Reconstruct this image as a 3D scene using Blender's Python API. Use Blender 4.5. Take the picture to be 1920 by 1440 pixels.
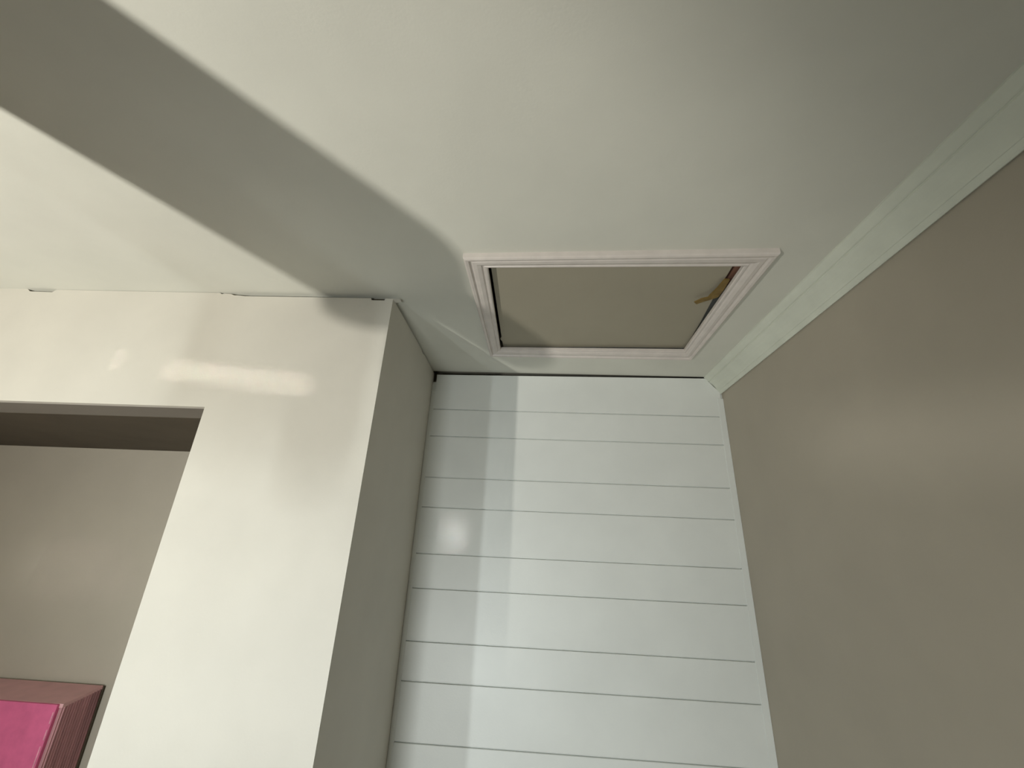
import bpy, bmesh, math, random
from mathutils import Vector, Matrix

random.seed(4)
for o in list(bpy.data.objects):
    bpy.data.objects.remove(o)
scene = bpy.context.scene
S = 0.65                       # metres per survey unit
CZ = 1.80                      # camera height, ceiling is one survey unit above it


def P(x, y, z):
    return Vector((x * S, y * S, CZ + z * S))


# ------------------------------------------------------------------ camera
cam_d = bpy.data.cameras.new('camera')
cam_d.sensor_fit = 'HORIZONTAL'
cam_d.sensor_width = 36.0
cam_d.lens = 777.4 / 1920 * 36.0
cam_d.clip_start = 0.02
cam = bpy.data.objects.new('camera', cam_d)
scene.collection.objects.link(cam)
right = Vector((0.99799163, 0.04635935, 0.04316853))
fwd = Vector((-0.05886075, 0.93052524, 0.36146673))
up = Vector((-0.02341205, -0.3632817, 0.93138514))
m = Matrix((right, up, -fwd)).transposed().to_4x4()
m.translation = P(0, 0, 0)
cam.matrix_world = m
scene.camera = cam

# ------------------------------------------------------------------ world, light, exposure
world = bpy.data.worlds.new('sky')
scene.world = world
world.use_nodes = True
world.node_tree.nodes['Background'].inputs[0].default_value = (0.62, 0.74, 0.95, 1)
world.node_tree.nodes['Background'].inputs[1].default_value = 0.3

vs = scene.view_settings
vs.view_transform = 'Standard'
vs.look = 'None'
vs.gamma = 1.0
vs.use_curve_mapping = False
vs.exposure = -0.05


def area(name, loc, aim, sx, sy, power, col, spread=180):
    d = bpy.data.lights.new(name, 'AREA')
    d.shape = 'RECTANGLE'
    d.size, d.size_y = sx, sy
    d.energy = power
    d.color = col
    d.spread = math.radians(spread)
    o = bpy.data.objects.new(name, d)
    scene.collection.objects.link(o)
    o.location = loc
    o.rotation_euler = (aim - loc).to_track_quat('-Z', 'Y').to_euler()
    return o


# daylight through the windows of the rear wall
L0 = (-2.65, -1.73, -1.50)


def toward(p, az, el, d=3.0):
    az, el = math.radians(az), math.radians(el)
    return P(p[0] + d * math.sin(az) * math.cos(el), p[1] + d * math.cos(az) * math.cos(el), p[2] + d * math.sin(el))


area('window_daylight', P(*L0), toward(L0, 17, 64), 0.045, 0.045, 33.0, (1.0, 0.965, 0.88), 111)
area('window_daylight', P(-2.06, -1.80, -0.95), P(-1.5, 2.40, -0.6), 0.06, 0.30, 3.4, (0.91, 0.98, 0.98), 66)
area('window_daylight', P(-0.85, -1.80, -1.40), P(0.20, 2.38, -0.95), 0.36, 0.50, 8.2, (0.94, 0.985, 0.97), 90)
# narrow lamps added to draw soft light streaks on the walls
for (src, aim, sx, sy, pw, sp) in (((-0.45, -1.75, -0.60), (-1.40, 1.52, 0.610), 0.60, 0.012, 0.034, 2.0),
                                   ((-1.20, -1.75, -0.60), (1.108, 1.15, 0.33), 0.45, 0.020, 0.030, 6.0),
                                   ((-0.70, -1.75, -0.80), (-2.65, 2.50, -0.24), 0.40, 0.020, 0.022, 5.0),
                                   ((-0.75, -1.75, -0.70), (-0.43, 2.38, 0.05), 0.05, 0.080, 0.006, 2.5)):
    area('window_glint', P(*src), P(*aim), sx, sy, pw, (1.0, 0.98, 0.94), sp)

# ------------------------------------------------------------------ materials


def mat(name, col, rough=0.55, var=0.03, scale=6.0, bump=0.02, bscale=220.0, stretch=None, spec=0.4):
    mt = bpy.data.materials.new(name)
    mt.use_nodes = True
    nt = mt.node_tree
    b = nt.nodes['Principled BSDF']
    b.inputs['Roughness'].default_value = rough
    b.inputs['Specular IOR Level'].default_value = spec
    tc = nt.nodes.new('ShaderNodeTexCoord')
    mp = nt.nodes.new('ShaderNodeMapping')
    if stretch:
        mp.inputs['Scale'].default_value = stretch
    nt.links.new(tc.outputs['Object'], mp.inputs['Vector'])
    n = nt.nodes.new('ShaderNodeTexNoise')
    n.inputs['Scale'].default_value = scale
    n.inputs['Detail'].default_value = 4
    nt.links.new(mp.outputs[0], n.inputs['Vector'])
    r = nt.nodes.new('ShaderNodeValToRGB')
    r.color_ramp.elements[0].position = 0.3
    r.color_ramp.elements[1].position = 0.7
    r.color_ramp.elements[0].color = (*[c * (1 - var) for c in col], 1)
    r.color_ramp.elements[1].color = (*[min(1, c * (1 + var)) for c in col], 1)
    nt.links.new(n.outputs['Fac'], r.inputs['Fac'])
    nt.links.new(r.outputs[0], b.inputs['Base Color'])
    if bump:
        n2 = nt.nodes.new('ShaderNodeTexNoise')
        n2.inputs['Scale'].default_value = bscale
        n2.inputs['Detail'].default_value = 2
        nt.links.new(mp.outputs[0], n2.inputs['Vector'])
        bp = nt.nodes.new('ShaderNodeBump')
        bp.inputs['Strength'].default_value = bump * 5
        bp.inputs['Distance'].default_value = 0.0015
        nt.links.new(n2.outputs['Fac'], bp.inputs['Height'])
        nt.links.new(bp.outputs[0], b.inputs['Normal'])
    return mt


M = dict(
    ceiling=mat('ceiling_paint', (0.69, 0.69, 0.62), 0.75),
    white=mat('chimney_paint', (0.63, 0.605, 0.54), 0.55),
    board=mat('board_paint', (0.74, 0.76, 0.73), 0.42),
    greige=mat('greige_paint', (0.43, 0.39, 0.32), 0.6),
    crown=mat('crown_paint', (0.66, 0.69, 0.60), 0.5, 0.05, 14),
    frame=mat('hatch_frame_paint', (0.66, 0.61, 0.57), 0.4, 0.05, 30),
    hatch=mat('hatch_panel_paint', (0.355, 0.325, 0.25), 0.7, 0.03, 5),
    raw=mat('raw_timber', (0.20, 0.10, 0.065), 0.8, 0.5, 30, 0.1, 60, (1, 0.15, 1)),
    dark=mat('dark_raw_board', (0.07, 0.055, 0.035), 0.8, 0.1, 8),  # dark colour standing in for shade on soffit, in gaps and behind the box
    foam=mat('old_sealant', (0.19, 0.125, 0.035), 0.6, 0.2, 40),
    floor=mat('oak_floor', (0.15, 0.12, 0.09), 0.45, 0.15, 4, 0.02, 80, (0.15, 1, 1)),
    pink=mat('pink_face', (0.68, 0.135, 0.28), 0.55, 0.08, 30, 0.06, 260),
    rose=mat('rose_edge', (0.72, 0.42, 0.44), 0.6, 0.06, 20),
    grain=mat('rose_grain', (0.50, 0.26, 0.28), 0.7, 0.30, 60, 0.12, 150, (1, 1, 0.05)),
    pale=mat('worn_pink_edge', (0.75, 0.32, 0.42), 0.6, 0.2, 60),
    shade=mat('lamp_shade_cloth', (0.30, 0.29, 0.27), 0.8),
    mdf=mat('raw_mdf', (0.20, 0.18, 0.15), 0.8),  # grey-brown with the lintel's shade put into the colour
    metal=mat('lamp_metal', (0.25, 0.25, 0.25), 0.35),
    upvc=mat('window_white', (0.8, 0.8, 0.78), 0.35),
)
gm = bpy.data.materials.new('window_glass')
gm.use_nodes = True
gnt = gm.node_tree
for n in list(gnt.nodes):
    gnt.nodes.remove(n)
go = gnt.nodes.new('ShaderNodeOutputMaterial')
gt = gnt.nodes.new('ShaderNodeBsdfTransparent')
gt.inputs[0].default_value = (0.95, 0.97, 0.96, 1)
gg = gnt.nodes.new('ShaderNodeBsdfGlossy')
gg.inputs['Roughness'].default_value = 0.02
gx = gnt.nodes.new('ShaderNodeMixShader')
gx.inputs[0].default_value = 0.05
gnt.links.new(gt.outputs[0], gx.inputs[1])
gnt.links.new(gg.outputs[0], gx.inputs[2])
gnt.links.new(gx.outputs[0], go.inputs[0])
M['glass'] = gm

# ------------------------------------------------------------------ helpers (all shapes in survey units)


def obj(name, bm, material, parent=None, smooth=False):
    bmesh.ops.recalc_face_normals(bm, faces=bm.faces)
    me = bpy.data.meshes.new(name)
    bm.to_mesh(me)
    bm.free()
    me.materials.append(M[material])
    if smooth:
        for p in me.polygons:
            p.use_smooth = True
    o = bpy.data.objects.new(name, me)
    scene.collection.objects.link(o)
    if parent:
        o.parent = parent
        o.matrix_parent_inverse = parent.matrix_world.inverted()
    return o


def struct(o, label=None, cat=None):
    o['kind'] = 'structure'
    if label:
        o['label'] = label
        o['category'] = cat
    return o


def tag(o, label, cat, group=None):
    o['label'] = label
    o['category'] = cat
    if group:
        o['group'] = group
    return o


def add_box(bm, x0, x1, y0, y1, z0, z1):
    v = [bm.verts.new(P(x, y, z)) for z in (z0, z1) for (x, y) in ((x0, y0), (x1, y0), (x1, y1), (x0, y1))]
    for f in ((0, 1, 2, 3), (4, 5, 6, 7), (0, 1, 5, 4), (1, 2, 6, 5), (2, 3, 7, 6), (3, 0, 4, 7)):
        bm.faces.new([v[i] for i in f])
    return v


def box(x0, x1, y0, y1, z0, z1, bevel=0):
    bm = bmesh.new()
    add_box(bm, x0, x1, y0, y1, z0, z1)
    if bevel:
        bmesh.ops.bevel(bm, geom=list(bm.edges), offset=bevel * S, segments=2, affect='EDGES', profile=0.5)
    return bm


def add_prism(bm, pts, a, b):
    """pts: list of (a->vector) loops; a and b are functions placing a 2-D point in space."""
    va = [bm.verts.new(a(*p)) for p in pts]
    vb = [bm.verts.new(b(*p)) for p in pts]
    n = len(pts)
    bm.faces.new(va)
    bm.faces.new(vb[::-1])
    for i in range(n):
        j = (i + 1) % n
        bm.faces.new((va[i], va[j], vb[j], vb[i]))


def prism(pts, a, b):
    bm = bmesh.new()
    add_prism(bm, pts, a, b)
    return bm


FL = -CZ / S                    # floor level
XL, XR = -4.60, 1.108           # left and right room walls
YR, YB = -1.90, 2.50            # rear and far room walls
YS = 2.382                      # face of the boarding
XC = -0.637                     # side of the chimney breast


def yf(x):                      # the front of the chimney breast is not quite square to the room
    return 1.534 + 0.0125 * (x - XC)


# ------------------------------------------------------------------ room shell
struct(obj('floor', box(XL - .2, XR + .2, YR - .2, YB + .2, FL - .1, FL), 'floor'),
       'oak coloured floor out of view below', 'floor')

HX0, HX1, HY0, HY1 = -0.245, 0.822, 1.270, 2.094     # opening for the hatch
bm = bmesh.new()
CT = 1.14
add_box(bm, XL - .2, HX0, YR - .2, YS, 1.0, CT)
add_box(bm, HX1, XR + .2, YR - .2, YS, 1.0, CT)
add_box(bm, HX0, HX1, YR - .2, HY0, 1.0, CT)
add_box(bm, HX0, HX1, HY1, YS, 1.0, CT)
ceiling = struct(obj('ceiling', bm, 'ceiling'), 'smooth off-white painted plaster ceiling around the loft hatch', 'ceiling')
# timbers that line the opening above the plaster
for (a, b, c, d) in ((HX0 - .07, HX0, HY0 - .07, HY1 + .07), (HX1, HX1 + .07, HY0 - .07, HY1 + .07),
                     (HX0, HX1, HY0 - .07, HY0), (HX0, HX1, HY1, HY1 + .07)):
    obj('joist', box(a, b, c, d, CT, CT + .22), 'raw', ceiling)
obj('void_cover', box(XL - .2, XR + .2, YS - .15, YB + .2, CT, CT + .03), 'dark', ceiling)  # dark caps added over the voids to keep sky light out
obj('void_cover', box(HX0 - .07, HX1 + .07, HY0 - .07, HY1 + .07, CT + .22, CT + .25), 'dark', ceiling)

wall_right = struct(obj('wall_right', box(XR, XR + .2, YR, YB, FL, 1.0), 'greige'),
                    'plain greige painted wall on the right under the crown moulding', 'wall')
struct(obj('wall_left', box(XL - .2, XL, YR, YB, FL, 1.0), 'greige'), 'plain greige painted wall far left out of view', 'wall')
wall_back = struct(obj('wall_back', box(XL, XR, YB, YB + .2, FL, CT), 'greige'),
                   'far wall, greige in the niche and white boarding in the alcove', 'wall')

# rear wall with two windows
W = [(-3.05, -2.28, -1.85, -0.10), (-2.18, -0.20, -1.75, -0.20)]
bm = bmesh.new()
xs = [XL] + [v for w in W for v in w[:2]] + [XR]
for i in range(0, len(xs), 2):
    add_box(bm, xs[i], xs[i + 1], YR - .2, YR, FL, 1.0)
for (x0, x1, z0, z1) in W:
    add_box(bm, x0, x1, YR - .2, YR, FL, z0)
    add_box(bm, x0, x1, YR - .2, YR, z1, 1.0)
struct(obj('wall_rear', bm, 'greige'), 'greige wall with two windows behind the viewer', 'wall')
for i, (x0, x1, z0, z1) in enumerate(W):
    bm = bmesh.new()
    t = .06
    y0, y1 = YR - .16, YR - .08
    add_box(bm, x0, x0 + t, y0, y1, z0, z1)
    add_box(bm, x1 - t, x1, y0, y1, z0, z1)
    add_box(bm, x0, x1, y0, y1, z0, z0 + t)
    add_box(bm, x0, x1, y0, y1, z1 - t, z1)
    xm = (x0 + x1) / 2
    add_box(bm, xm - t / 2, xm + t / 2, y0, y1, z0, z1)
    w = struct(obj('window_%d' % (i + 1), bm, 'upvc'), 'white framed window in the rear wall, number of panes two', 'window')
    for (a, b) in ((x0 + t, xm - t / 2), (xm + t / 2, x1 - t)):
        obj('pane', box(a, b, YR - .125, YR - .115, z0 + t, z1 - t), 'glass', w)
    if i == 0:
        obj('shutter', box(-2.262, -2.236, YR, -1.436, z0, z1 + .35), 'upvc', w)['label'] = 'white interior shutter folded open'  # upright board added beside the lamp to block light towards the right

# ------------------------------------------------------------------ boarding in the alcove
BX0, BX1 = -0.624, 1.074
levels = [0.75, 0.583, 0.342, 0.177, -0.063, -0.231, -0.471, -0.640, -0.880]
while levels[-1] > FL + .3:
    levels.append(levels[-1] - (0.168 if len(levels) % 2 else 0.240))
levels.append(FL)
obj('backing_sheet', box(XC - .012, XR, YS + .009, YS + .03, FL, 0.93), 'board', wall_back)
g = .0024
top = None
for i, z in enumerate(levels):
    bm = bmesh.new()
    z0 = z + (g if i < len(levels) - 1 else 0)
    if i == 0:
        pts = [(BX0, z0), (XR - .012, z0), (XR - .012, 0.90), (1.02, 0.990), (BX0, 0.976)]
        add_prism(bm, pts, lambda x, zz: P(x, YS, zz), lambda x, zz: P(x, YS + .009, zz))
    else:
        add_box(bm, BX0, BX1, YS, YS + .009, z0, top - g)
    bmesh.ops.bevel(bm, geom=[e for e in bm.edges if abs(e.verts[0].co.z - e.verts[1].co.z) < 1e-6 and
                              min(v.co.y for v in e.verts) < P(0, YS, 0).y + 1e-5 and abs(e.verts[0].co.y - e.verts[1].co.y) < 1e-6],
                    offset=.0012, segments=1, affect='EDGES')
    obj('board', bm, 'board', wall_back)
    top = z
# uncut edge strips down both sides: short of the ceiling, so a dark slit stays above each
def strip(name, x0, x1, ztop, taper, label):
    pts = [(x0, FL), (x1, FL), (x1, ztop), (x0, ztop)]
    bm = prism(pts, lambda x, z: P(x, YS - .004, z), lambda x, z: P(x, YS + .009, z))
    bmesh.ops.bevel(bm, geom=[e for e in bm.edges if abs(e.verts[0].co.z - e.verts[1].co.z) > .5], offset=.0015, segments=2, affect='EDGES')
    return struct(obj(name, bm, 'board'), label, 'trim')
strip('trim_1', -0.648, BX0, 0.872, 0, 'narrow white edge strip beside the chimney breast at the boarding')
strip('trim_2', BX1, XR, 0.862, 0, 'narrow white edge strip between the boarding and the greige wall')

# ------------------------------------------------------------------ crown moulding
prof = [(0, 0), (.094, 0), (.094, -.005), (.086, -.014), (.0735, -.0265), (.070, -.0285), (.0675, -.0285), (.0665, -.034),
        (.062, -.038), (.052, -.047), (.042, -.058), (.033, -.071), (.026, -.084), (.022, -.090), (.0195, -.0905), (.017, -.095), (.0125, -.103),
        (.008, -.107), (.004, -.106), (.003, -.102), (0, -.102)]
bm = prism(prof, lambda u, w: P(XR - u, YR, 1.0 + w), lambda u, w: P(XR - u, YS + .002, 1.0 + w))
struct(obj('trim_3', bm, 'crown'), 'white profiled crown moulding along the top of the right wall', 'crown moulding')

# ------------------------------------------------------------------ chimney breast with niche
NX0, NX1, NZ0, NZ1 = -4.10, -1.327, -1.62, 0.463
TH = .028


def front_pt(x, z):
    return P(x, yf(x), z)


def front_back(x, z):
    return P(x, yf(x) + TH, z)


# front panel: outer outline with a ragged top edge, opening cut by building it in four pieces of one mesh
topline = [(XL, 1.0), (-2.345, 1.0), (-2.33, .988), (-2.22, .986), (-2.205, .999), (-2.0, .9985), (-1.428, .998), (-1.418, .992),
           (-1.405, .9945), (-1.375, .9935), (-1.36, .987), (-1.345, .987), (-1.31, .9835), (-1.1, .984), (-.95, .9845), (-.735, .985), (-.733, .975), (-.674, .975), (-.672, .985), (XC + .03, .9845), (XC, .981)]
bm = bmesh.new()
add_prism(bm, [(XL, NZ1), (NX0, NZ1), (NX1, NZ1), (XC, NZ1)] + topline[::-1], front_pt, front_back)
add_prism(bm, [(NX1, FL), (XC, FL), (XC, NZ1), (NX1, NZ1)], front_pt, front_back)
add_prism(bm, [(XL, FL), (NX0, FL), (NX0, NZ1), (XL, NZ1)], front_pt, front_back)
add_prism(bm, [(NX0, FL), (NX1, FL), (NX1, NZ0), (NX0, NZ0)], front_pt, front_back)
bmesh.ops.remove_doubles(bm, verts=bm.verts, dist=1e-5)
breast = struct(obj('wall_chimney_breast', bm, 'white'),
                'off-white boxed-out chimney breast with a recessed niche and ragged top edge', 'chimney breast')
obj('side_panel', prism([(yf(XC) + TH, FL), (YS + .02, FL), (YS + .02, .993), (2.12, .994), (2.105, .986), (2.075, .988), (2.06, .995), (1.9, .993), (yf(XC) + TH, .984)],
                        lambda y, z: P(XC - .0135 * (y - 1.56), y, z), lambda y, z: P(XC - TH - .0135 * (y - 1.56), y, z)), 'white', breast)
for (a, b) in ((-.76, -.65), (-2.36, -2.19)):
    obj('stud', box(a, b, yf(a) + TH + .001, yf(a) + TH + .06, .80, .999), 'dark', breast)  # dark blocks that paint shade into the top-edge notches
# lintel underside and rear soffit, their shade painted in as dark colours
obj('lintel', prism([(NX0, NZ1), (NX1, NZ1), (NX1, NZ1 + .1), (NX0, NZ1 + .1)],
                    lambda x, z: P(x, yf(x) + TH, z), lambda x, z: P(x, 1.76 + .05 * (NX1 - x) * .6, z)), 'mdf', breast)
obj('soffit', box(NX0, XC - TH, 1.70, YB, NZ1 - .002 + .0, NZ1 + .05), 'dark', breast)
obj('jamb_panel', box(NX1, NX1 + .03, 1.55, YB, NZ0, NZ1), 'white', breast)
obj('jamb_panel', box(NX0 - .03, NX0, 1.55, YB, NZ0, NZ1), 'white', breast)
obj('sill', box(NX0, NX1, 1.55, YB, NZ0 - .05, NZ0), 'white', breast)

# ------------------------------------------------------------------ loft hatch
hatch = bpy.data.objects.new('loft_hatch', None)
scene.collection.objects.link(hatch)
hatch.location = P(.28, 1.66, 1.0)
bpy.context.view_layer.update()
tag(hatch, 'rectangular loft hatch with white moulded frame and beige panel set in the ceiling', 'hatch')
OUT = [(-.283, 1.247), (.832, 1.211), (.838, 2.098), (-.262, 2.098)]
INN = [(-.197, 1.319), (.750, 1.300), (.773, 2.015), (-.200, 2.032)]
# (0 inner .. 1 outer, drop below ceiling)
fp = [(0, .004), (0, -.010), (.05, -.013), (.13, -.014), (.17, -.010), (.22, -.011), (.28, -.016), (.45, -.021), (.62, -.021), (.68, -.0175),
      (.73, -.018), (.78, -.025), (.90, -.027), (.97, -.024), (1, -.018), (1, .0)]
for i in range(4):
    j = (i + 1) % 4
    def corner(k, u, w):
        a, b = INN[k], OUT[k]
        return P(a[0] + (b[0] - a[0]) * u, a[1] + (b[1] - a[1]) * u, 1.0 + w)
    bm = prism(fp, lambda u, w: corner(i, u, w), lambda u, w: corner(j, u, w))
    obj('frame_rail', bm, 'frame', hatch)
# the loose panel lies a little crooked above the frame
pn = [(-.190, 1.30), (.727, 1.28), (.739, 1.498), (.765, 1.75), (.787, 2.030), (.30, 2.038), (-.05, 2.054), (-.186, 2.058), (-.189, 1.99), (-.197, 1.97), (-.198, 1.955), (-.189, 1.94)]
obj('hatch_panel', prism(pn, lambda x, y: P(x, y, 1.018), lambda x, y: P(x, y, 1.042)), 'hatch', hatch)
# bare timber edge and torn sealing strip in the near right corner
obj('timber_stop', prism([(.738, 1.285), (.800, 1.285), (.800, 1.46), (.775, 1.47), (.752, 1.455), (.748, 1.40)],
                         lambda x, y: P(x, y, 1.022), lambda x, y: P(x, y, 1.08)), 'raw', hatch)['label'] = 'bare red-brown timber edge'
def ribbon(path, widths, z0, th):
    bm = bmesh.new()
    rows = []
    for k, (x, y, z) in enumerate(path):
        a = Vector(path[max(k - 1, 0)][:2]); b = Vector(path[min(k + 1, len(path) - 1)][:2])
        t = (b - a).normalized(); nrm = Vector((-t.y, t.x)) * widths[k] / 2
        rows.append([bm.verts.new(P(x + sx * nrm.x, y + sx * nrm.y, z + dz)) for sx, dz in ((-1, 0), (1, 0), (1, th), (-1, th))])
    for r0, r1 in zip(rows, rows[1:]):
        for q in range(4):
            bm.faces.new((r0[q], r0[(q + 1) % 4], r1[(q + 1) % 4], r1[q]))
    bm.faces.new(rows[0]); bm.faces.new(rows[-1][::-1])
    return bm
obj('sealing_strip', ribbon([(.668, 1.556, .992), (.69, 1.535, .994), (.712, 1.527, .996), (.728, 1.51, .998), (.734, 1.46, 1.0), (.735, 1.40, 1.002)],
                            [.020, .024, .022, .040, .03, .02], 0, .006), 'foam', hatch)['label'] = 'torn yellow-brown sealing strip'

# ------------------------------------------------------------------ pink box in the niche
BX = dict(x0=-3.55, x1=-2.222, zt=-.776, zb=NZ0, y0=2.285, y1=2.488)
pb = bpy.data.objects.new('pink_box', None)
scene.collection.objects.link(pb)
pb.location = P(-2.88, 2.39, NZ0)
bpy.context.view_layer.update()
tag(pb, 'deep pink box with grained dark rose sides standing inside the niche', 'box')
fx0, fx1, fz = BX['x0'] + .015, BX['x1'] + .006, BX['zt'] - .022
def quadbox(front, back):
    bm = bmesh.new()
    a = [bm.verts.new(P(*p)) for p in front]; b = [bm.verts.new(P(*p)) for p in back]
    bm.faces.new(a); bm.faces.new(b[::-1])
    for i in range(4):
        j = (i + 1) % 4
        bm.faces.new((a[i], a[j], b[j], b[i]))
    return bm
y0, y1 = BX['y0'], BX['y1']
# side board, made of thin upright ridges
sd = obj('side_board', quadbox([(fx1 - .02, y0 + .012, NZ0), (fx1, y0 + .012, NZ0), (fx1, y0 + .012, fz - .006), (fx1 - .02, y0 + .012, fz - .006)],
                               [(BX['x1'] - .02, y1, NZ0), (BX['x1'], y1, NZ0), (BX['x1'], y1, BX['zt'] - .006), (BX['x1'] - .02, y1, BX['zt'] - .006)]), 'grain', pb)
n = 13
for k in range(n):
    t = (k + .5) / n
    y = y0 + .016 + (y1 - y0 - .02) * t
    x = fx1 + (BX['x1'] - fx1) * t
    w = .0045
    zt = fz + (BX['zt'] - fz) * t - .012
    obj('ridge', prism([(x - .004, y - w), (x + .0035, y - w * .5), (x + .0035, y + w * .5), (x - .004, y + w)],
                       lambda px, py: P(px, py, NZ0), lambda px, py: P(px, py, zt)), 'grain', sd)
obj('top_board', quadbox([(fx0, y0 + .008, fz - .016), (fx1 + .004, y0 + .008, fz - .016), (fx1 + .004, y0 + .008, fz), (fx0, y0 + .008, fz)],
                         [(BX['x0'], y1, BX['zt'] - .016), (BX['x1'] + .002, y1, BX['zt'] - .016), (BX['x1'] + .002, y1, BX['zt']), (BX['x0'], y1, BX['zt'])]), 'rose', pb)
obj('side_board', quadbox([(fx0, y0 + .012, NZ0), (fx0 + .02, y0 + .012, NZ0), (fx0 + .02, y0 + .012, fz - .016), (fx0, y0 + .012, fz - .016)],
                          [(BX['x0'], y1, NZ0), (BX['x0'] + .02, y1, NZ0), (BX['x0'] + .02, y1, BX['zt'] - .016), (BX['x0'], y1, BX['zt'] - .016)]), 'grain', pb)
ff = obj('front_panel', box(fx0, fx1 - .014, y0 - .004, y0 + .02, NZ0, fz - .001, .003), 'pink', pb)
obj('back_board', box(BX['x0'], BX['x1'] + .007, y1, YB - .001, NZ0, BX['zt'] - .004), 'dark', pb)  # dark sheet drawing the shadow line along the box's back edge
# worn pale line along the front edge
zc = fz - .03
while zc > NZ0 + .1:
    ln = random.uniform(.03, .09)
    xo = random.uniform(0, .004)
    obj('worn_edge', box(fx1 - .022 - xo, fx1 - .016 - xo, y0 - .0055, y0 - .003, zc - ln, zc), 'pale', ff)
    zc -= ln + random.uniform(.005, .05)

# ------------------------------------------------------------------ two unseen pendants added for their shadows, out of view on the left


def lathe(cx, cy, pts, seg=48):
    bm = bmesh.new()
    rings = []
    for (r, z) in pts:
        rings.append([bm.verts.new(P(cx + r * math.cos(2 * math.pi * k / seg), cy + r * math.sin(2 * math.pi * k / seg), z)) for k in range(seg)])
    for a, b in zip(rings, rings[1:]):
        for k in range(seg):
            bm.faces.new((a[k], a[(k + 1) % seg], b[(k + 1) % seg], b[k]))
    bm.faces.new(rings[0])
    bm.faces.new(rings[-1][::-1])
    return bm


def pendant(cx, cy, outline, label):
    lamp = bpy.data.objects.new('pendant_lamp', None)
    scene.collection.objects.link(lamp)
    lamp.location = P(cx, cy, 1.0)
    bpy.context.view_layer.update()
    tag(lamp, label, 'lamp', 'pendant lamps on the left')
    obj('shade', lathe(cx, cy, outline), 'shade', lamp, True)
    obj('ceiling_rose', lathe(cx, cy, [(.07, 1.0), (.07, .985), (.03, .96), (.012, .955)]), 'metal', lamp, True)
    obj('cord', lathe(cx, cy, [(.006, .965), (.006, outline[0][1] - .01)], 12), 'metal', lamp, True)


RR = .20
pendant(-1.56, -.05, [(.03, .50), (.10, .49), (.165, .46), (RR, .41), (RR, -.13), (.196, -.143), (.165, -.175), (.130, -.207), (.090, -.238),
                      (.055, -.258), (.02, -.268)], 'wide grey pendant lamp with a long conical-bottomed shade out of view')
pendant(-1.297, .285, [(.02, .30), (.05, .29), (.08, .26), (.09, .20), (.09, -.16), (.08, -.20), (.05, -.225), (.02, -.23)],
        'narrow grey pendant lamp beside a much wider pendant out of view')
